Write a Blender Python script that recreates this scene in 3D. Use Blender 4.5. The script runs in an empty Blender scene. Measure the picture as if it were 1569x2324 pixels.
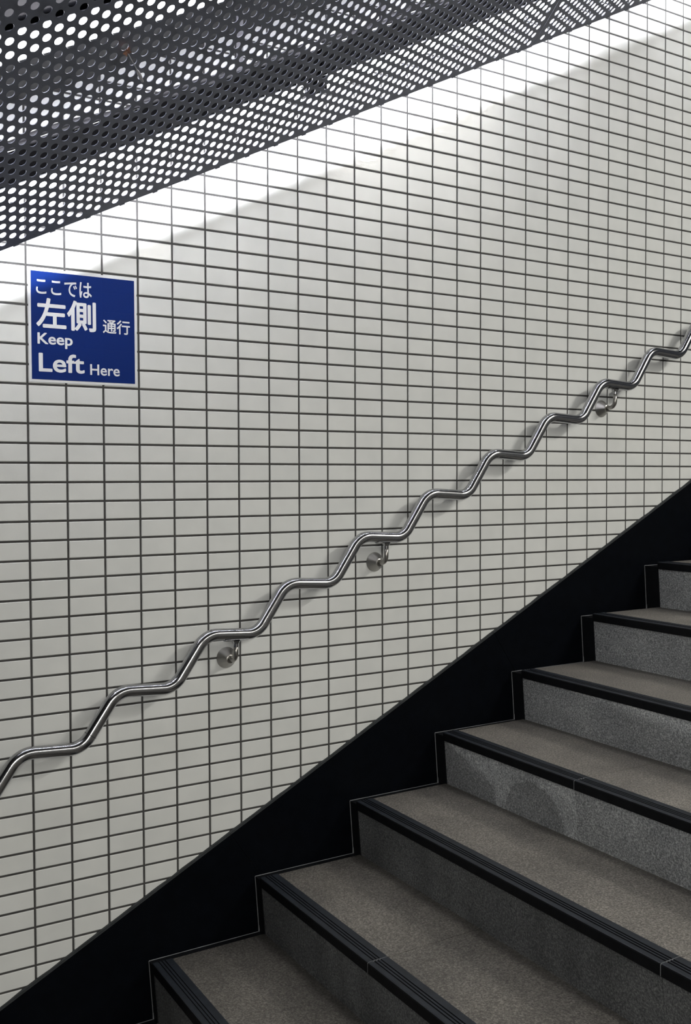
import bpy, bmesh, math, random
import numpy as np
from mathutils import Vector, Matrix

random.seed(7)
S = bpy.context.scene
COL = S.collection

# ------------------------------------------------------------------ camera
CAM = np.array([-0.60421, -2.59242, 0.00529])
ROT = np.array([[0.85576772, -0.51734879, -0.00344142],      # image right
                [-0.02029446, -0.02692164, -0.99943152],     # image down
                [0.51696204, 0.85535107, -0.03353799]])      # forward
cd = bpy.data.cameras.new('camera')
cam = bpy.data.objects.new('camera', cd)
COL.objects.link(cam)
M = Matrix.Identity(4)
for i in range(3):
    M[i][0] = ROT[0][i]; M[i][1] = -ROT[1][i]; M[i][2] = -ROT[2][i]; M[i][3] = CAM[i]
cam.matrix_world = M
cd.sensor_fit = 'HORIZONTAL'
cd.sensor_width = 36.0
cd.lens = 2206.74 / 1569.0 * 36.0
cd.clip_start = 0.02
cd.clip_end = 60
S.camera = cam

# ------------------------------------------------------------------ world, lights, exposure
W = bpy.data.worlds.new('world'); S.world = W
W.use_nodes = True
W.node_tree.nodes['Background'].inputs[0].default_value = (0.80, 0.86, 1.0, 1)
W.node_tree.nodes['Background'].inputs[1].default_value = 0.05
S.view_settings.view_transform = 'Standard'
S.view_settings.look = 'None'
S.view_settings.gamma = 1.0
S.view_settings.use_curve_mapping = False
S.view_settings.exposure = 0.0
S.cycles.use_denoising = True
S.cycles.max_bounces = 8
S.cycles.sample_clamp_indirect = 4.0

SL = 0.508                                   # slope of the flight (rise per run)
TH = math.atan(SL)
TUBE_NEAR = 105.0                             # radiance of the strip lamps above the perforated panels
TUBE_FAR = 26.0
ROOM_W = 70.0                                # unseen lights opposite: inferred key strip and added fills
ROOM_COL = (1.0, 0.97, 0.91)


def slope_light(name, x, y, h, length, width, watts, tilt=0.0):
    l = bpy.data.lights.new(name, 'AREA'); l.shape = 'RECTANGLE'
    l.size = length; l.size_y = width; l.energy = watts; l.color = ROOM_COL
    o = bpy.data.objects.new(name, l); COL.objects.link(o)
    o.matrix_world = Matrix.Translation((x, y, h + SL * x)) @ Matrix.Rotation(-TH, 4, 'Y') @ Matrix.Rotation(tilt, 4, 'X')
    return o


slope_light('unseen_opposite_light', 1.6, -4.05, 0.93, 3.0, 0.20, ROOM_W * 0.50, math.radians(22))  # unseen key strip, direction taken from the handrail shadow
slope_light('unseen_opposite_light', -1.0, -4.05, 0.93, 1.6, 0.12, ROOM_W * 0.95, math.radians(22))  # added fill without a fixture, brightens the lower left wall
slope_light('unseen_opposite_light', 4.1, -4.05, 0.93, 1.8, 0.12, ROOM_W * 2.9, math.radians(22))  # added fill without a fixture, brightens the upper right wall


# ------------------------------------------------------------------ helpers
def mesh_obj(name, verts, faces, mats, parent=None, smooth=False, fmat=None):
    me = bpy.data.meshes.new(name)
    me.from_pydata([tuple(v) for v in verts], [], [tuple(f) for f in faces])
    if not isinstance(mats, (list, tuple)): mats = [mats]
    for m in mats: me.materials.append(m)
    if fmat is not None: me.polygons.foreach_set('material_index', fmat)
    if smooth: me.polygons.foreach_set('use_smooth', [True] * len(me.polygons))
    me.update()
    o = bpy.data.objects.new(name, me); COL.objects.link(o)
    if parent is not None: o.parent = parent
    return o


class MB:
    def __init__(s): s.v = []; s.f = []; s.m = []
    def add(s, v, f, m=0):
        n = len(s.v); s.v += [tuple(p) for p in v]
        s.f += [tuple(i + n for i in q) for q in f]; s.m += [m] * len(f)
    def box(s, a, b, m=0):
        (x0, y0, z0), (x1, y1, z1) = a, b
        s.add([(x0, y0, z0), (x1, y0, z0), (x1, y1, z0), (x0, y1, z0), (x0, y0, z1), (x1, y0, z1), (x1, y1, z1), (x0, y1, z1)],
              [(0, 3, 2, 1), (4, 5, 6, 7), (0, 1, 5, 4), (1, 2, 6, 5), (2, 3, 7, 6), (3, 0, 4, 7)], m)
    def prism_y(s, prof, y0, y1, m=0):
        """closed profile in (x, z), extruded from y0 to y1"""
        n = len(prof)
        v = [(x, y0, z) for x, z in prof] + [(x, y1, z) for x, z in prof]
        f = [(i, (i + 1) % n, n + (i + 1) % n, n + i) for i in range(n)]
        f += [tuple(range(n))[::-1], tuple(range(n, 2 * n))]
        s.add(v, f, m)
    def slope_bar(s, prof, x0, x1, m=0):
        """closed profile in (y, h), run along the slope from x0 to x1"""
        n = len(prof)
        v = [(x0, y, h + SL * x0) for y, h in prof] + [(x1, y, h + SL * x1) for y, h in prof]
        f = [(i, (i + 1) % n, n + (i + 1) % n, n + i) for i in range(n)]
        f += [tuple(range(n))[::-1], tuple(range(n, 2 * n))]
        s.add(v, f, m)
    def tube(s, pts, r, seg=20, caps=True, m=0):
        pts = [Vector(p) for p in pts]; n = len(pts)
        rr = r if isinstance(r, (list, tuple)) else [r] * n
        tang = []
        for i in range(n):
            t = pts[min(i + 1, n - 1)] - pts[max(i - 1, 0)]
            tang.append(t.normalized())
        ref = Vector((0, 1, 0))
        if abs(tang[0].dot(ref)) > 0.9: ref = Vector((1, 0, 0))
        nrm = (ref - tang[0] * ref.dot(tang[0])).normalized()
        v = []
        for i in range(n):
            nrm = (nrm - tang[i] * nrm.dot(tang[i])).normalized()
            b = tang[i].cross(nrm)
            for k in range(seg):
                a = 2 * math.pi * k / seg
                v.append(pts[i] + (nrm * math.cos(a) + b * math.sin(a)) * rr[i])
        f = []
        for i in range(n - 1):
            for k in range(seg):
                k2 = (k + 1) % seg
                f.append((i * seg + k, i * seg + k2, (i + 1) * seg + k2, (i + 1) * seg + k))
        if caps:
            f.append(tuple(range(seg))[::-1]); f.append(tuple(range((n - 1) * seg, n * seg)))
        s.add(v, f, m)
    def build(s, name, mats, parent=None, smooth=False):
        return mesh_obj(name, s.v, s.f, mats, parent, smooth, s.m)


def fix_normals(o):
    bm = bmesh.new(); bm.from_mesh(o.data)
    bmesh.ops.recalc_face_normals(bm, faces=bm.faces)
    bm.to_mesh(o.data); bm.free()
    return o


def smooth_angle(o, deg=35):
    me = o.data
    me.polygons.foreach_set('use_smooth', [True] * len(me.polygons))
    bm = bmesh.new(); bm.from_mesh(me)
    lim = math.radians(deg)
    for e in bm.edges:
        e.smooth = not (len(e.link_faces) == 2 and e.calc_face_angle(0) > lim)
    bm.to_mesh(me); bm.free()
    return o


def empty(name, loc=(0, 0, 0)):
    o = bpy.data.objects.new(name, None); COL.objects.link(o); o.location = loc
    o.empty_display_size = 0.1
    return o


def child(o, root):
    """parent o under root keeping the world-space coordinates of its mesh"""
    o.parent = root
    o.matrix_parent_inverse = Matrix.Translation(root.location).inverted()
    return o


def tag(o, label, cat, group=None, kind=None):
    o['label'] = label; o['category'] = cat
    if group: o['group'] = group
    if kind: o['kind'] = kind
    return o


def struct(o):
    o['kind'] = 'structure'
    return o


# ------------------------------------------------------------------ materials
def new_mat(name):
    m = bpy.data.materials.new(name); m.use_nodes = True
    nt = m.node_tree
    return m, nt, nt.nodes['Principled BSDF']


def simple(name, col, rough=0.5, metal=0.0, spec=0.5):
    m, nt, b = new_mat(name)
    b.inputs['Base Color'].default_value = (*col, 1)
    b.inputs['Roughness'].default_value = rough
    b.inputs['Metallic'].default_value = metal
    b.inputs['Specular IOR Level'].default_value = spec
    return m


def emit(name, col, strength):
    m = bpy.data.materials.new(name); m.use_nodes = True
    nt = m.node_tree
    nt.nodes.remove(nt.nodes['Principled BSDF'])
    e = nt.nodes.new('ShaderNodeEmission')
    e.inputs[0].default_value = (*col, 1); e.inputs[1].default_value = strength
    nt.links.new(e.outputs[0], nt.nodes['Material Output'].inputs[0])
    return m


def noise(nt, scale, detail=3, rough=0.6):
    tc = nt.nodes.new('ShaderNodeNewGeometry')
    n = nt.nodes.new('ShaderNodeTexNoise')
    n.inputs['Scale'].default_value = scale
    n.inputs['Detail'].default_value = detail
    n.inputs['Roughness'].default_value = rough
    nt.links.new(tc.outputs['Position'], n.inputs['Vector'])
    return n


def ramp(nt, src, stops):
    r = nt.nodes.new('ShaderNodeValToRGB')
    cr = r.color_ramp
    while len(cr.elements) < len(stops): cr.elements.new(0.5)
    for e, (p, c) in zip(cr.elements, stops):
        e.position = p; e.color = (*c, 1) if len(c) == 3 else c
    nt.links.new(src, r.inputs[0])
    return r


def bump(nt, b, src, strength, dist):
    bp = nt.nodes.new('ShaderNodeBump')
    bp.inputs['Strength'].default_value = strength
    bp.inputs['Distance'].default_value = dist
    nt.links.new(src, bp.inputs['Height'])
    nt.links.new(bp.outputs[0], b.inputs['Normal'])


def mat_tile():
    m, nt, b = new_mat('glazed_tile')
    n = noise(nt, 9.0, 2)
    r = ramp(nt, n.outputs[0], [(0.3, (0.60, 0.612, 0.595)), (0.7, (0.65, 0.66, 0.638))])
    nt.links.new(r.outputs[0], b.inputs['Base Color'])
    b.inputs['Roughness'].default_value = 0.09
    b.inputs['Specular IOR Level'].default_value = 0.5
    n2 = noise(nt, 70.0, 2)
    bump(nt, b, n2.outputs[0], 0.05, 0.004)
    return m


def mat_granite(name, lo, mid, hi, rough, attr=True):
    m, nt, b = new_mat(name)
    n = noise(nt, 210.0, 4, 0.8)
    r = ramp(nt, n.outputs[0], [(0.30, lo), (0.5, mid), (0.68, hi)])
    big = noise(nt, 5.0, 4, 0.6)
    br = ramp(nt, big.outputs[0], [(0.3, (0.78, 0.78, 0.78)), (0.7, (1.12, 1.11, 1.08))])
    mx = nt.nodes.new('ShaderNodeMixRGB'); mx.blend_type = 'MULTIPLY'; mx.inputs[0].default_value = 1.0
    nt.links.new(r.outputs[0], mx.inputs[1]); nt.links.new(br.outputs[0], mx.inputs[2])
    out = mx.outputs[0]
    if attr:
        a = nt.nodes.new('ShaderNodeVertexColor'); a.layer_name = 'stain_shade'
        m2 = nt.nodes.new('ShaderNodeMixRGB'); m2.blend_type = 'MULTIPLY'; m2.inputs[0].default_value = 1.0
        nt.links.new(out, m2.inputs[1]); nt.links.new(a.outputs[0], m2.inputs[2])
        out = m2.outputs[0]
    nt.links.new(out, b.inputs['Base Color'])
    b.inputs['Roughness'].default_value = rough
    b.inputs['Specular IOR Level'].default_value = 0.3
    bump(nt, b, n.outputs[0], 0.06, 0.001)
    return m


def mat_dark_stone(name, col, rough, spec=0.35):
    m, nt, b = new_mat(name)
    n = noise(nt, 30.0, 4)
    c2 = tuple(c * 1.6 for c in col)
    r = ramp(nt, n.outputs[0], [(0.35, col), (0.75, c2)])
    nt.links.new(r.outputs[0], b.inputs['Base Color'])
    b.inputs['Roughness'].default_value = rough
    b.inputs['Specular IOR Level'].default_value = spec
    return m


def mat_panel():
    m, nt, b = new_mat('painted_perforated_sheet')
    n = noise(nt, 14.0, 5, 0.65)
    r = ramp(nt, n.outputs[0], [(0.30, (0.045, 0.050, 0.066)), (0.45, (0.076, 0.084, 0.112)), (0.8, (0.086, 0.095, 0.126))])
    nt.links.new(r.outputs[0], b.inputs['Base Color'])
    b.inputs['Roughness'].default_value = 0.42
    b.inputs['Metallic'].default_value = 0.0
    b.inputs['Specular IOR Level'].default_value = 0.4
    return m


def mat_chrome():
    m, nt, b = new_mat('polished_stainless_steel')
    n = noise(nt, 60.0, 3)
    r = ramp(nt, n.outputs[0], [(0.3, (0.40, 0.41, 0.43)), (0.7, (0.47, 0.47, 0.48))])
    nt.links.new(r.outputs[0], b.inputs['Base Color'])
    b.inputs['Metallic'].default_value = 1.0
    b.inputs['Roughness'].default_value = 0.16
    return m


TILE = mat_tile()
TILE_EDGE = simple('tile_glaze_edge', (0.62, 0.63, 0.61), 0.32)
GROUT = mat_dark_stone('dark_grout', (0.044, 0.043, 0.042), 0.85, 0.2)
SKIRT = mat_dark_stone('black_skirting_stone', (0.0012, 0.0017, 0.0028), 0.42, 0.07)
LEDGE = mat_dark_stone('skirting_edge_mortar', (0.035, 0.038, 0.040), 0.8, 0.2)
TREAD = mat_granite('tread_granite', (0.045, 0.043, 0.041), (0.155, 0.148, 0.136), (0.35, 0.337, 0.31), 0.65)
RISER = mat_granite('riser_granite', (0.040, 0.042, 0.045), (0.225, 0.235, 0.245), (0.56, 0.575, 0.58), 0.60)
NOSE_SHADE = mat_dark_stone('black_nosing_shaded', (0.0038, 0.0041, 0.0050), 0.45, 0.10)  # darker copy, shade on the lip put into the colour
NOSE_LIT = mat_dark_stone('black_nosing_lit', (0.013, 0.016, 0.021), 0.5, 0.3)  # paler copy, light on the top faces put into the colour
BORDER = mat_dark_stone('black_border_stone', (0.004, 0.0045, 0.0055), 0.5, 0.15)
CAULK = mat_dark_stone('grey_caulk', (0.13, 0.135, 0.14), 0.8, 0.2)
CONC = mat_dark_stone('dark_concrete', (0.05, 0.049, 0.048), 0.9, 0.1)
PANEL = mat_panel()
CHROME = mat_chrome()
BRUSH = simple('brushed_steel', (0.36, 0.35, 0.33), 0.30, 1.0)
HOUS = simple('lamp_housing_enamel', (0.002, 0.002, 0.0022), 0.7, 0.0, 0.05)
REFL = simple('lamp_reflector_enamel', (0.55, 0.55, 0.56), 0.5)
HOUSD = simple('lamp_bracket_steel', (0.10, 0.10, 0.11), 0.5, 0.3)
CABLE = simple('cable_sheath', (0.06, 0.06, 0.065), 0.5)
WHITE_FILM = simple('white_sign_film', (0.62, 0.64, 0.65), 0.28)
LETTER = simple('white_lettering_film', (0.66, 0.68, 0.70), 0.30)
LEAF = simple('dry_leaf', (0.22, 0.105, 0.07), 0.8)
WEB = simple('dusty_thread', (0.32, 0.32, 0.34), 0.9)
LAMP1 = emit('lit_tube_near_wall', (0.93, 0.94, 1.0), TUBE_NEAR)
LAMP2 = emit('lit_tube_ceiling', (0.93, 0.92, 1.0), TUBE_FAR)


def mat_blue():
    m, nt, b = new_mat('blue_sign_film')
    b.inputs['Base Color'].default_value = (0.004, 0.018, 0.120, 1)
    b.inputs['Roughness'].default_value = 0.35
    b.inputs['Specular IOR Level'].default_value = 0.07
    g = nt.nodes.new('ShaderNodeNewGeometry')
    sx = nt.nodes.new('ShaderNodeSeparateXYZ'); nt.links.new(g.outputs['Position'], sx.inputs[0])
    def math_(op, a, bb):
        n = nt.nodes.new('ShaderNodeMath'); n.operation = op
        for i, q in enumerate((a, bb)):
            if isinstance(q, (int, float)): n.inputs[i].default_value = q
            elif q is not None: nt.links.new(q, n.inputs[i])
        return n.outputs[0]
    def dip(src, pitch):
        p = math_('PINGPONG', src, pitch / 2)
        return math_('MINIMUM', math_('DIVIDE', p, 0.004), 1.0)
    h = math_('MINIMUM', dip(sx.outputs[2], 0.051115), dip(sx.outputs[0], 0.1))
    bump(nt, b, h, 0.07, 0.002)
    return m


BLUE = mat_blue()

# ------------------------------------------------------------------ tiled wall
TP, TZ, GAP = 0.1, 0.051115, 0.0056
X0, X1 = -1.8, 4.2
CEIL_H = 0.985


def tiled_wall():
    b = MB()
    bev, d = 0.0016, 0.0014
    for i in range(int(X0 / TP), int(X1 / TP)):
        for j in range(-70, 60):
            xa, xb = i * TP + GAP / 2, (i + 1) * TP - GAP / 2
            za, zb = -(j + 1) * TZ + GAP / 2, -j * TZ - GAP / 2
            hc = (za + zb) / 2 - SL * (xa + xb) / 2
            if hc < -1.50 or hc > CEIL_H - 0.0: continue
            tx, tz = random.gauss(0, 0.0022), random.gauss(0, 0.0022)
            if (i, j) == (3, -13): tx, tz = -0.004, 0.0266      # one proud, tipped tile that catches the light
            cx, cz = (xa + xb) / 2, (za + zb) / 2
            off = random.gauss(0, 0.00015)
            y = lambda x, z, q: q + off + tx * (x - cx) + tz * (z - cz)
            o = [(xa, za), (xb, za), (xb, zb), (xa, zb)]
            n = [(xa + bev, za + bev), (xb - bev, za + bev), (xb - bev, zb - bev), (xa + bev, zb - bev)]
            v = [(p, y(p, q, d), q) for p, q in o] + [(p, y(p, q, 0), q) for p, q in n] + [(p, 0.006, q) for p, q in o]
            f = [(4, 5, 6, 7)] + [(k, (k + 1) % 4, 4 + (k + 1) % 4, 4 + k) for k in range(4)]
            f += [(8 + k, 8 + (k + 1) % 4, (k + 1) % 4, k) for k in range(4)]
            b.add(v, f[:1], 0); b.f += [tuple(i + len(b.v) - len(v) for i in q) for q in f[1:]]; b.m += [2] * (len(f) - 1)
    # grout bed behind the tiles
    prof = [(0.0024, -1.60), (0.12, -1.60), (0.12, CEIL_H), (0.0024, CEIL_H)]
    b.slope_bar(prof, X0, X1, 1)
    o = b.build('wall_back', [TILE, GROUT, TILE_EDGE])
    fix_normals(o)
    return struct(o)


tiled_wall()

# black skirting along the flight, three long slabs with open joints
SK_T = 0.013
SK_TOP = -1.3679 + 0.0927 * 0.513 + 0.002
b = MB()
cuts = [X0, -0.43, 0.56, 1.55, 2.55, 3.55, X1]
for q in range(len(cuts) - 1):
    xa, xb = cuts[q] + 0.0006, cuts[q + 1] - 0.0006
    k = 0.24                                   # joints lean square to the slope
    v = []
    for y in (-SK_T, 0.008):
        for x, h in ((xa + k, -1.80), (xb + k, -1.80), (xb, SK_TOP), (xa, SK_TOP)):
            v.append((x, y, h + 0.5125 * x))
    b.add(v, [(0, 1, 2, 3), (7, 6, 5, 4), (4, 5, 1, 0), (5, 6, 2, 1), (7, 4, 0, 3)], 0)
    b.add([v[3], v[2], v[6], v[7]], [(0, 1, 2, 3)], 1)
# mortar bead where the cut tiles meet the ledge
n = 160
v = []
for i in range(n + 1):
    x = X0 + (X1 - X0) * i / n
    z = SK_TOP + 0.5125 * x
    r = random.uniform(0.0025, 0.0055)
    v += [(x, -0.0015, z - 0.001), (x, -0.001, z + r), (x, 0.004, z + r)]
f = []
for i in range(n):
    a = 3 * i
    f += [(a, a + 3, a + 4, a + 1), (a + 1, a + 4, a + 5, a + 2)]
b.add(v, f, 1)
struct(fix_normals(b.build('baseboard_back', [SKIRT, LEDGE])))

# ------------------------------------------------------------------ ceiling slab and far wall
b = MB()
b.slope_bar([(0.12, CEIL_H), (0.12, CEIL_H + 0.15), (-4.4, CEIL_H + 0.15), (-4.4, CEIL_H)], X0, X1 + 1.0)
struct(fix_normals(b.build('ceiling', CONC)))
b = MB()
b.slope_bar([(-4.25, -2.1), (-4.4, -2.1), (-4.4, CEIL_H), (-4.25, CEIL_H)], X0, X1 + 1.0)
struct(fix_normals(b.build('wall_front', simple('pale_wall_paint', (0.45, 0.45, 0.43), 0.5))))

# ------------------------------------------------------------------ staircase
RUN, RISE = 0.3304, 0.1708
YW, YF = -SK_T, -4.25
NW, NL = 0.058, 0.027                          # nosing depth and lip height
TILT = 0.012                                   # risers lean back towards their foot


def nx(k): return 0.3052 + RUN * k
def nz(k): return -1.334 + RISE * k
def bz(k): return -1.3405 + 0.1688 * k
def yg(k): return -(0.045 + 0.0055 * max(k, 0))


def stain_shade_layer(o, fn):
    me = o.data
    ca = me.color_attributes.new('stain_shade', 'FLOAT_COLOR', 'POINT')
    buf = []
    for v in me.vertices:
        c = fn(v.co); buf += [c[0], c[1], c[2], 1.0]
    ca.data.foreach_set('color', buf)


def fbm(x, y, s):
    t = 0
    for i, (a, f) in enumerate(((0.5, 1.0), (0.3, 2.3), (0.2, 5.1))):
        t += a * math.sin(f * 3.1 * x + s * 1.7 + i) * math.cos(f * 2.3 * y + s * 0.9 + 2 * i + 1.3 * math.sin(f * 1.9 * x + s))
    return t


def step_joint(k): return {3: [-0.656, -1.86], 2: [-1.243, -2.44], 1: [-0.638, -1.84]}.get(k, [-1.25, -2.45] if k % 2 == 0 else [-0.65, -1.85]) + [-3.05, -3.65]


stairs = empty('staircase', (nx(0), -2.0, nz(-3) - 0.2))
tag(stairs, 'dark granite staircase with black nosings climbing along the tiled wall', 'staircase')


def grid(fn, na, nb):
    v = [fn(i / na, j / nb) for i in range(na + 1) for j in range(nb + 1)]
    f = [(i * (nb + 1) + j, (i + 1) * (nb + 1) + j, (i + 1) * (nb + 1) + j + 1, i * (nb + 1) + j + 1) for i in range(na) for j in range(nb)]
    return v, f


def nosing_profile(x, z):
    """front lip, rounded front edge, three grooves on top (closed, in x-z)"""
    p = [(x + 0.004, z - NL), (x, z - NL), (x, z - 0.004), (x + 0.0013, z - 0.0013), (x + 0.004, z)]
    for g in (0.015, 0.024, 0.033):
        p += [(x + g, z), (x + g + 0.0012, z - 0.0022), (x + g + 0.0038, z - 0.0022), (x + g + 0.005, z)]
    p += [(x + NW, z), (x + NW, z - 0.016), (x + 0.004, z - 0.016)]
    return p


for k in range(-3, 11):
    x, z = nx(k), nz(k)
    xn, zb = nx(k + 1), nz(k - 1)
    g0 = yg(k)
    jts = [j for j in step_joint(k)]
    # tread slabs (the step part itself)
    segs = [g0] + jts + [YF]
    b = MB()
    for q in range(len(segs) - 1):
        ya, yb = segs[q] - (0.0008 if q else 0), segs[q + 1] + 0.0008
        xa, xb = x + NW + 0.0005, xn + TILT + 0.012
        na, nb = 26, max(2, int((ya - yb) / 0.02))
        v, f = grid(lambda u, w: (xa + (xb - xa) * u, ya + (yb - ya) * w, z - 0.0015), na, nb)
        b.add(v, f)
        b.box((xa, yb, z - 0.03), (xb, ya, z - 0.002))
    t = b.build('step', TREAD)
    fix_normals(t)
    sd = k * 1.37
    def tread_stain_shade(c, k=k, x=x, xn=xn, sd=sd):
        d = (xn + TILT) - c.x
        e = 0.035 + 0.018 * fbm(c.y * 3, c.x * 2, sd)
        dirt_shade = max(0.0, 1 - d / max(e, 0.012)) ** 0.7 if d < e else 0.0  # dirt along the riser foot, with contact shade painted in
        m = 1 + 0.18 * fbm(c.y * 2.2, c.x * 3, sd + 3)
        f_ = 1 - 0.55 * min(1, dirt_shade * 1.5)
        m *= {0: 0.74, 1: 0.84, 2: 0.94}.get(k, 1.0)  # weaker light down the flight, painted as darker lower treads
        wall = 1 - 0.25 * math.exp(-max(0, -c.y - 0.05) / 0.10)  # wall-side shading painted into the tread colour
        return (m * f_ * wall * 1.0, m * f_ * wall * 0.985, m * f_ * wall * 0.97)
    stain_shade_layer(t, tread_stain_shade)
    child(t, stairs)
    # riser below the nosing
    b = MB()
    segs = [g0] + jts + [YF]
    h0, h1 = zb - 0.004, z - NL + 0.002
    for q in range(len(segs) - 1):
        ya, yb = segs[q] - (0.0008 if q else 0), segs[q + 1] + 0.0008
        nb = max(2, int((ya - yb) / 0.008))
        v, f = grid(lambda u, w: (x + 0.004 + TILT * (1 - u), ya + (yb - ya) * w, h0 + (h1 - h0) * u), 18, nb)
        b.add(v, f)
        b.add([(x + 0.004 + TILT, ya, h0), (x + 0.004, ya, h1), (x + 0.03, ya, h1), (x + 0.03, ya, h0)], [(0, 1, 2, 3)])
        b.add([(x + 0.004 + TILT, yb, h0), (x + 0.004, yb, h1), (x + 0.03, yb, h1), (x + 0.03, yb, h0)], [(3, 2, 1, 0)])
    r = b.build('riser', RISER)
    def riser_stain(c, k=k, z=z, zb=zb, sd=sd):
        u = (c.z - zb) / (z - NL - zb)
        m = 0.92 + 0.16 * fbm(c.y * 2.0, c.z * 6, sd)
        if k == 3:
            edge = 0.95 - 0.6 * (-0.07 - c.y) / 0.24 + 0.03 * math.sin(c.y * 70)
            hump = 1 - ((c.y + 0.48) / 0.125) ** 2
            if c.y > -0.31: dry = max(0.0, min(1.0, (u - edge) * 9))
            elif c.y > -0.656: dry = 0.0 if hump > 0 and u < 0.80 * math.sqrt(hump) + 0.02 * math.sin(c.y * 90) else 0.85
            else: dry = 0.38 + 0.5 * max(0.0, math.sin((c.y + 0.75) * -3.2)) * u
            m *= 0.80 + 0.72 * dry * (0.75 + 0.35 * fbm(c.y * 20, c.z * 20, 1))
        elif k == 4:
            e = u - (0.98 + 0.62 * (c.y + 0.20) if c.y < -0.2 else 1.0)
            dry = max(0.0, min(1.0, e * 5)) if u > 0.45 + 0.05 * math.sin(c.y * 30) else 0
            m *= 0.98 + 0.6 * dry
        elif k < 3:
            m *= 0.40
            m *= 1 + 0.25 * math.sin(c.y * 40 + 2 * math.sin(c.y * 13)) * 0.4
        base = 1.0
        return (m * base, m * base, m * base)
    stain_shade_layer(r, riser_stain)
    child(r, t); r.matrix_parent_inverse = Matrix.Identity(4)
    # nosing bars with pale mortar joints
    segs = [g0 + 0.002] + jts + [YF]
    for q in range(len(segs) - 1):
        ya, yb = segs[q], segs[q + 1]
        b = MB()
        b.prism_y(nosing_profile(x, z), yb + (0.0024 if q < len(segs) - 2 else 0), ya)
        if q < len(segs) - 2:
            e = 0.0003
            b.prism_y([(x + e, z - NL + e), (x + e, z - 0.003), (x + 0.004, z - e), (x + NW, z - e), (x + NW, z - NL + e)], yb, yb + 0.0024, 1)
        nn = b.build('nosing', [NOSE_SHADE, CAULK, NOSE_LIT])
        fix_normals(nn)
        for pl in nn.data.polygons:            # shading put into the colour: lit tone on top, near-black lip
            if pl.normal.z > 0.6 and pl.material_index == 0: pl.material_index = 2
        child(nn, t); nn.matrix_parent_inverse = Matrix.Identity(4)
        if yb < -2.5: break
    # black border between the steps and the skirting, with its pale caulk line
    b = MB()
    zt, zl = bz(k), bz(k - 1)
    prof = [(x + 0.001 + TILT, zl), (x + 0.001, zt), (xn + TILT, zt), (xn + TILT, zt - 0.03), (x + 0.03, zt - 0.03), (x + 0.03 + TILT, zl)]
    b.prism_y(prof, g0, YW)
    def caulk(p0, p1, w=0.0022):
        b.tube([p0, p1], w, 6, True, 1)
    caulk((x + 0.001 + TILT, YW - 0.0005, zl), (x + 0.001, YW - 0.0005, zt), 0.0016)
    caulk((x + 0.001, YW - 0.0005, zt), (x + 0.05, YW - 0.0005, zt), 0.0014)
    caulk((x + 0.05, YW - 0.0005, zt), (xn + TILT, YW - 0.0005, zt), 0.0011)
    caulk((x + 0.0005 + TILT, YW - 0.0015, zl + 0.001), (x + 0.0005 + TILT, YW - 0.0015, zl + 0.02), 0.0028)
    bb = b.build('side_border', [BORDER, CAULK])
    fix_normals(bb)
    child(bb, t); bb.matrix_parent_inverse = Matrix.Identity(4)

# ------------------------------------------------------------------ wavy handrail
RY = -0.068
T_, R_ = 0.2557, 0.1299
V1 = (0.3668, -0.5687); V2 = (0.4621, -0.4291)
ctrl = []
for q in range(-8, 16):
    ctrl += [(V1[0] + q * T_, V1[1] + q * R_), (V2[0] + q * T_, V2[1] + q * R_)]
path = []
for i in range(1, len(ctrl) - 1):
    p, a, c = Vector(ctrl[i]), Vector(ctrl[i - 1]), Vector(ctrl[i + 1])
    da, dc = (a - p).normalized(), (c - p).normalized()
    ang = math.acos(max(-1, min(1, da.dot(dc))))
    rad = 0.062
    tl = min(rad / math.tan(ang / 2), 0.49 * min((a - p).length, (c - p).length))
    rad = tl * math.tan(ang / 2)
    bis = (da + dc).normalized()
    cen = p + bis * (rad / math.sin(ang / 2))
    s0, s1 = p + da * tl - cen, p + dc * tl - cen
    a0 = math.atan2(s0.y, s0.x); a1 = math.atan2(s1.y, s1.x)
    dlt = (a1 - a0 + math.pi) % (2 * math.pi) - math.pi
    for s in range(11):
        t = a0 + dlt * s / 10
        path.append((cen.x + rad * math.cos(t), RY, cen.y + rad * math.sin(t)))
    nxt = p + dc * tl
    path.append((nxt.x + dc.x * 0.004, RY, nxt.y + dc.y * 0.004))
path = [p for p in path if -1.55 < p[0] < 4.15]
rail_root = empty('handrail', (1.07, 0.0, -0.26))
tag(rail_root, 'wavy polished steel handrail on brackets along the white tiled wall', 'handrail')
b = MB(); b.tube(path, 0.0168, 40)
rail = child(b.build('rail', CHROME, None, True), rail_root)
# joint sleeve line on the lower steep stretch
q0 = Vector((0.1585, RY, -0.6340)); dd = Vector((0.95, 0, 1.39)).normalized()
best = min(range(len(path)), key=lambda i: (Vector(path[i]) - q0).length)
i0 = max(1, best)
d1 = (Vector(path[i0 + 1]) - Vector(path[i0 - 1])).normalized()
b = MB(); b.tube([Vector(path[i0]) - d1 * 0.0007, Vector(path[i0]) + d1 * 0.0007], 0.01705, 40)
child(b.build('joint_seam', simple('dark_seam', (0.04, 0.04, 0.045), 0.5, 0.8), None, True), rail_root)


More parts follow.
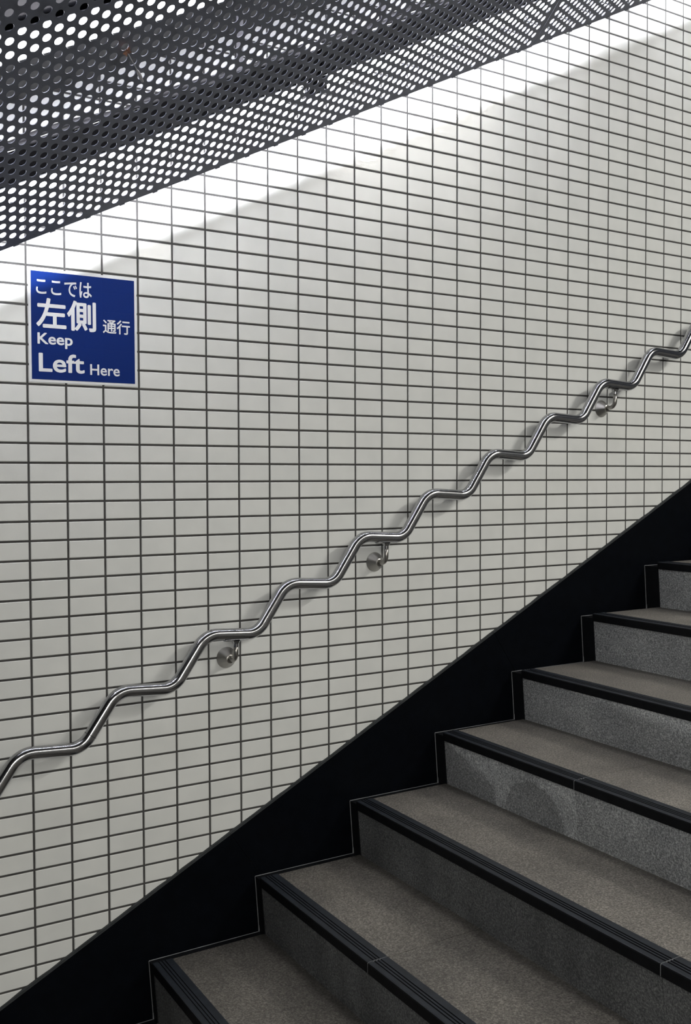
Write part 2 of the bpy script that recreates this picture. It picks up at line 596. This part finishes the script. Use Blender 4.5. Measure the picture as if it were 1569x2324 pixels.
def bracket(xc, zw):
    """rosette on the wall, arm out and up, saddle plate under the flat of the rail"""
    # underside of the rail above the arm
    i = min(range(1, len(path)), key=lambda q: 0 if path[q - 1][0] <= xc <= path[q][0] else 1)
    p, q = path[i - 1], path[i]
    zr = p[2] + (q[2] - p[2]) * (xc - p[0]) / (q[0] - p[0])
    b = MB()
    seg, prof = 40, [(0.0008, 0.0305), (-0.0015, 0.031), (-0.004, 0.030), (-0.027, 0.0135), (-0.030, 0.0125), (-0.031, 0.0095), (-0.030, 0.0085)]
    v = []
    for y, r in prof:
        for s in range(seg):
            a = 2 * math.pi * s / seg
            v.append((xc + r * math.cos(a), y, zw + r * math.sin(a)))
    f = [(i * seg + s, i * seg + (s + 1) % seg, (i + 1) * seg + (s + 1) % seg, (i + 1) * seg + s) for i in range(len(prof) - 1) for s in range(seg)]
    f.append(tuple(range((len(prof) - 1) * seg, len(prof) * seg)))
    b.add(v, f)
    ros = b.build('bracket', BRUSH)
    fix_normals(ros); smooth_angle(ros, 30); child(ros, rail_root)
    b = MB()
    pts = [(xc, -0.024, zw), (xc, RY + 0.024, zw + 0.001)]
    for s in range(1, 9):
        t = math.pi / 2 * s / 8
        pts.append((xc, RY + 0.024 - 0.024 * math.sin(t), zw + 0.001 + 0.024 * (1 - math.cos(t))))
    pts.append((xc, RY, zr - 0.030))
    b.tube(pts, 0.0072, 20)
    arm = b.build('arm', BRUSH, None, True); child(arm, ros); arm.matrix_parent_inverse = Matrix.Identity(4)
    b = MB(); b.tube([(xc, RY, zr - 0.036), (xc, RY, zr - 0.026)], 0.0078, 20)
    b.tube([(xc, RY, zr - 0.0265), (xc, RY, zr - 0.018)], [0.009, 0.0135], 24)
    # curved saddle strap hugging the underside of the tube
    n = 8; v = []
    for s in range(2):
        xx = xc - 0.036 + 0.072 * s
        zz = zr - 0.0025 * (1 if s else -1) * 0.3
        for rr in (0.0169, 0.0195):
            for i in range(n + 1):
                a = -math.pi / 2 + (i / n - 0.5) * 1.5
                v.append((xx, RY + rr * math.cos(a), zz + rr * math.sin(a)))
    m = n + 1; f = []
    for i in range(n):
        f += [(i, i + 1, 2 * m + i + 1, 2 * m + i), (m + i + 1, m + i, 3 * m + i, 3 * m + i + 1)]
        f += [(i + 1, i, m + i, m + i + 1), (2 * m + i, 2 * m + i + 1, 3 * m + i + 1, 3 * m + i)]
    f += [(0, m, 3 * m, 2 * m)[::-1], (n, m + n, 3 * m + n, 2 * m + n)]
    b.add(v, f)
    sa = b.build('saddle', CHROME); fix_normals(sa); smooth_angle(sa, 40)
    child(sa, ros); sa.matrix_parent_inverse = Matrix.Identity(4)


for xc, zw in ((0.5545, -0.512), (1.0695, -0.257), (2.0675, 0.2625)):
    bracket(xc, zw)

# ------------------------------------------------------------------ blue wall sign
sign = empty('wall_sign', (0.15, 0.0, 0.41))
tag(sign, 'blue keep-left sign with white lettering stuck on the tiled wall', 'sign')


def plate(corners, y0, y1, name, mat):
    v = [(x, y0, z) for x, z in corners] + [(x, y1, z) for x, z in corners]
    f = [(0, 1, 2, 3), (7, 6, 5, 4)] + [(i, 4 + i, 4 + (i + 1) % 4, (i + 1) % 4) for i in range(4)]
    o = mesh_obj(name, v, f, mat); fix_normals(o)
    return child(o, sign)


bx0, bx1, bz0, bz1 = 0.0112, 0.2880, 0.2690, 0.5494
plate([(bx0 - 0.0068, bz0 - 0.0068), (bx1 + 0.0068, bz0 - 0.0068), (bx1 + 0.0068, bz1 + 0.0068), (bx0 - 0.0068, bz1 + 0.0068)], -0.0012, 0.0004, 'backing', WHITE_FILM)
plate([(bx0, bz0), (bx1, bz0), (bx1, bz1), (bx0, bz1)], -0.0017, -0.0011, 'blue_field', BLUE)


def text_mesh(body, bold):
    c = bpy.data.curves.new('lettering', 'FONT')
    c.body = body; c.size = 1.0; c.extrude = 0.01; c.resolution_u = 6
    o = bpy.data.objects.new('lettering', c); COL.objects.link(o)
    bpy.context.view_layer.update()
    dg = bpy.context.evaluated_depsgraph_get()
    me = bpy.data.meshes.new_from_object(o.evaluated_get(dg))
    bpy.data.objects.remove(o); bpy.data.curves.remove(c)
    return me


def lettering(body, x0, x1, z0, z1, bold):
    """z0..z1 spans the whole drawn outline"""
    me = text_mesh(body, bold)
    co = np.zeros(len(me.vertices) * 3); me.vertices.foreach_get('co', co); co = co.reshape(-1, 3)
    # thicken the strokes: shifted copies of the outline laid over each other
    polys = [list(p.vertices) for p in me.polygons]
    nv = len(co)
    shifts = [(0, 0)] + [(bold * math.cos(t * math.pi / 4), bold * math.sin(t * math.pi / 4)) for t in range(8)]
    co = np.concatenate([co + np.array([a, c, 0.0004 * q]) for q, (a, c) in enumerate(shifts)])
    polys = [[i + q * nv for i in p] for q in range(len(shifts)) for p in polys]
    bpy.data.meshes.remove(me)
    me = bpy.data.meshes.new('lettering')
    me.from_pydata([tuple(p) for p in co], [], polys)
    mn, mx = co.min(0), co.max(0)
    out = np.zeros_like(co)
    out[:, 0] = x0 + (co[:, 0] - mn[0]) / (mx[0] - mn[0]) * (x1 - x0)
    out[:, 2] = z0 + (co[:, 1] - mn[1]) / (mx[1] - mn[1]) * (z1 - z0)
    out[:, 1] = -0.0016 - (co[:, 2] - mn[2]) / (mx[2] - mn[2]) * 0.0005
    me.vertices.foreach_set('co', out.ravel()); me.update()
    me.materials.clear(); me.materials.append(LETTER)
    o = bpy.data.objects.new('lettering', me); COL.objects.link(o)
    child(o, sign)
    return o


TEXTS = [
    ('ここでは', 0.0247, 0.1706, 0.4905, 0.5315, 0.012),
    ('左側', 0.0240, 0.1815, 0.4015, 0.4815, 0.022),
    ('通行', 0.2000, 0.2750, 0.4010, 0.4390, 0.014),
    ('Keep', 0.0265, 0.1180, 0.3520, 0.3905, 0.020),
    ('Left', 0.0290, 0.1490, 0.2890, 0.3385, 0.018),
    ('Here', 0.1640, 0.2450, 0.2870, 0.3160, 0.014),
]
for tx in TEXTS: lettering(*tx)

# ------------------------------------------------------------------ perforated panels
SC = 0.943
P0 = CAM + SC * (np.array([-0.08916, -0.15, 0.67906]) - CAM)
PA, PR = 0.055256 * SC, 0.017403 * SC
PHI, THP = 0.454697, 0.471844
U = np.array([math.cos(THP), 0, math.sin(THP)])
NUP = np.array([-math.sin(THP), 0, math.cos(THP)])
V = math.cos(PHI) * np.array([0, 1, 0]) - math.sin(PHI) * NUP
PN = np.cross(U, V)                             # points up, into the void
HR, PT, SEG = 0.0094, 0.0014, 16
R_EDGE, R_TOP = 11.55, -33


def perforated_panel(a0, a1, dr, label, start_half=False):
    b = MB()
    P = lambda a, r, t=0.0: P0 + a * PA * U + (r + dr) * PR * V + t * PN
    hw, hh = PA / 4, PR                         # cell half-sizes: staggered brick cells
    ncol = int(round((a1 - a0) * 2)) + 1
    for c in range(ncol):
        a = a0 + c * 0.5
        odd = int(round(a * 2)) % 2
        rows = [r for r in range(R_TOP + 1, 11) if (r - odd) % 2 == 0]
        for r in rows:
            cen = P(a, r)
            outer, inner = [], []
            for s in range(SEG):
                t = 2 * math.pi * (s + 0.5) / SEG
                ct, st = math.cos(t), math.sin(t)
                m = min(hw / max(abs(ct), 1e-9), hh / max(abs(st), 1e-9))
                outer.append((ct * m, st * m)); inner.append((ct * HR, st * HR))
            # snap the four nearest samples to the cell corners
            for sx in (1, -1):
                for sy in (1, -1):
                    q = min(range(SEG), key=lambda i: (outer[i][0] - sx * hw) ** 2 + (outer[i][1] - sy * hh) ** 2)
                    outer[q] = (sx * hw, sy * hh)
            v = []
            for ring, lift in ((outer, 0), (inner, 0), (inner, PT), (outer, PT)):
                v += [cen + p * U + q * V + lift * PN for p, q in ring]
            f = []
            for L in range(3):
                for s in range(SEG):
                    s2 = (s + 1) % SEG
                    f.append((L * SEG + s, (L + 1) * SEG + s, (L + 1) * SEG + s2, L * SEG + s2))
            b.add(v, f)
        # solid margins at the lower and upper edge of this column
        def strip(ra, rb):
            aL, aR = a - 0.25, a + 0.25
            q = [P(aL, ra), P(aR, ra), P(aR, rb), P(aL, rb)]
            w = [P(aL, ra, PT), P(aR, ra, PT), P(aR, rb, PT), P(aL, rb, PT)]
            b.add(q + w, [(0, 1, 2, 3), (7, 6, 5, 4), (3, 2, 6, 7), (0, 4, 5, 1)])
        strip(rows[-1] + 1, R_EDGE)
        strip(R_TOP - 1, rows[0] - 1)
    # end margins
    for aL, aR in ((a0 - 0.59, a0 - 0.25), (a1 + 0.25, a1 + 0.59)):
        q = [P(aL, R_TOP - 1), P(aR, R_TOP - 1), P(aR, R_EDGE), P(aL, R_EDGE)]
        w = [P(aL, R_TOP - 1, PT), P(aR, R_TOP - 1, PT), P(aR, R_EDGE, PT), P(aL, R_EDGE, PT)]
        b.add(q + w, [(0, 1, 2, 3), (7, 6, 5, 4), (3, 2, 6, 7), (0, 4, 5, 1), (0, 3, 7, 4), (1, 5, 6, 2)])
    # little clips along the wall edge
    a = a0 + 1.0
    while a < a1:
        q = [P(a, R_EDGE - 0.1, -0.0012), P(a + 0.28, R_EDGE - 0.1, -0.0012), P(a + 0.28, R_EDGE + 0.16, -0.0012), P(a, R_EDGE + 0.16, -0.0012)]
        w = [p + (PT + 0.0024) * PN for p in q]
        b.add(q + w, [(0, 1, 2, 3), (7, 6, 5, 4), (0, 4, 5, 1), (1, 5, 6, 2), (2, 6, 7, 3), (3, 7, 4, 0)])
        a += 1.93
    o = b.build('perforated_ceiling_panel', PANEL)
    fix_normals(o)
    # centre the origin on the panel's lower edge
    return tag(o, label, 'ceiling panel', 'perforated ceiling panels')


perforated_panel(-14, 36, 0.0, 'long dark perforated metal panel overhead, left of the panel joint, above the sign')
perforated_panel(37.2, 80.2, -0.25, 'dark perforated metal panel at the top right, beyond the joint up the stairs')


def on_panel(px, py, lift=-0.006):
    """point of the panel's underside seen at a place in the frame"""
    d = ROT.T @ np.array([(px - 784.5) / 2206.74, (py - 1162) / 2206.74, 1.0])
    t = (PN @ (P0 - CAM)) / (PN @ d)
    return CAM + t * d + lift * PN


# ------------------------------------------------------------------ lamps above the panels
def strip_lamp(x0, x1, y, h, rt, lampmat, label, group, hood, hang, cables=False):
    root = empty('strip_lamp', ((x0 + x1) / 2, y, h + SL * (x0 + x1) / 2))
    b = MB()
    b.tube([(x0 + 0.03, y, h + SL * (x0 + 0.03)), (x1 - 0.03, y, h + SL * (x1 - 0.03))], rt, 16)
    child(b.build('tube', lampmat, None, True), root)
    b = MB(); b.slope_bar(hood, x0, x1)
    for e in (x0 + 0.012, x1 - 0.012):
        b.slope_bar([(y - 0.016, h - 0.016), (y + 0.016, h - 0.016), (y + 0.016, hood[0][1]), (y - 0.016, hood[0][1])], e - 0.012, e + 0.012)
    child(fix_normals(b.build('housing', HOUS)), root)
    b = MB(); (ya, ha), (yb, hb) = hood[0], hood[1]
    b.slope_bar([(ya + 0.002, ha - 0.003), (yb - 0.002, hb - 0.003), (yb - 0.002, hb + 0.001), (ya + 0.002, ha + 0.001)], x0 + 0.03, x1 - 0.03)
    child(fix_normals(b.build('reflector', REFL)), root)
    for e in (x0 + 0.22, x1 - 0.22):
        b = MB()
        b.box((e - 0.01, hang[0] - 0.006, hang[1] + SL * e), (e + 0.01, hang[0] + 0.006, CEIL_H + SL * e + 0.004))
        child(b.build('hanger', HOUSD), root)
    if cables:                                 # lead cables lying along the top of the housing
        for q, (dy, dh, amp) in enumerate(((-0.013, 0.104, 0.008), (0.012, 0.112, 0.020))):
            pts = []
            for i in range(40):
                x = x0 + 0.02 + (x1 - x0 - 0.04) * i / 39
                w = math.sin(x * 5.1 + q * 2) * 0.6 + math.sin(x * 12.7 + q) * 0.4
                pts.append((x, y + dy + 0.008 * math.sin(x * 4 + q), h + dh + abs(amp * w) + SL * x))
            b = MB(); b.tube(pts, 0.006 + 0.002 * q, 10)
            child(b.build('cable', CABLE, None, True), root)
    return tag(root, label, 'lamp', group)


Y1, H1 = -0.222, 0.712
hood1 = [(Y1 - 0.034, H1 + 0.020), (Y1 + 0.030, H1 + 0.020), (Y1 + 0.030, H1 + 0.096), (Y1 - 0.034, H1 + 0.096)]
where = ['', 'over the sign and the lower half of the bright band', 'over the middle of the bright band', 'beyond the dim gap in the bright band']
for (xa, xb), wh in zip(((-1.60, -0.445), (-0.43, 0.725), (0.74, 1.89), (2.17, 3.33)), where):
    if xb < -0.2: continue
    strip_lamp(xa, xb, Y1, H1, 0.011, LAMP1, 'strip lamp by the wall, ' + wh, 'strip lamps along the wall', hood1, (Y1, H1 + 0.094), True)
Y2, H2 = -0.56, 0.944
hood2 = [(Y2 - 0.045, H2 + 0.025), (Y2 + 0.045, H2 + 0.025), (Y2 + 0.035, CEIL_H), (Y2 - 0.035, CEIL_H)]
for (xa, xb), wh in zip(((-0.75, 0.45), (0.47, 1.67), (1.69, 2.89)), ('glowing through the holes at the top left', 'next one up from the glowing top left corner', 'farthest up the flight behind the holes')):
    strip_lamp(xa, xb, Y2, H2, 0.023, LAMP2, 'strip lamp on the ceiling, ' + wh, 'strip lamps on the ceiling slab', hood2, (Y2, CEIL_H - 0.01))

# ------------------------------------------------------------------ dry leaf hanging in a cobweb thread
pL = on_panel(284, 111)
pT = on_panel(320, 180)
n = 22
v = [pL + 0.0 * PN]
for i in range(n):
    t = 2 * math.pi * i / n
    r = 0.0085 * (1 + 0.22 * math.sin(5 * t) + 0.15 * math.sin(9 * t + 1))
    v.append(pL + U * r * 0.85 * math.cos(t) + V * r * 1.25 * math.sin(t) - PN * (0.002 + 0.002 * math.cos(3 * t)))
f = [(0, 1 + i, 1 + (i + 1) % n) for i in range(n)]
v2 = [p - PN * 0.0008 for p in v]
f2 = [(n + 1 + a, n + 1 + c, n + 1 + b_) for a, b_, c in f]
f3 = [(1 + i, 1 + (i + 1) % n, n + 2 + (i + 1) % n, n + 2 + i) for i in range(n)]
leaf = mesh_obj('dead_leaf', v + v2, f + f2 + f3, LEAF)
tag(fix_normals(leaf), 'small brown dead leaf caught under the perforated panel', 'leaf')
pts, rad = [], []
for i in range(14):
    t = i / 13
    p = pL * (1 - t) + pT * t + V * 0.006 * math.sin(t * 3.1) + U * 0.004 * math.sin(t * 3.1)
    pts.append(p); rad.append(0.0010 + 0.0022 * max(0, math.sin((t - 0.45) * 3.4)) + (0.0012 if 0.55 < t < 0.9 else 0))
b = MB(); b.tube(pts, rad, 8)
tag(b.build('cobweb_thread', WEB, None, True), 'dusty grey cobweb thread hanging from the dead leaf', 'cobweb')
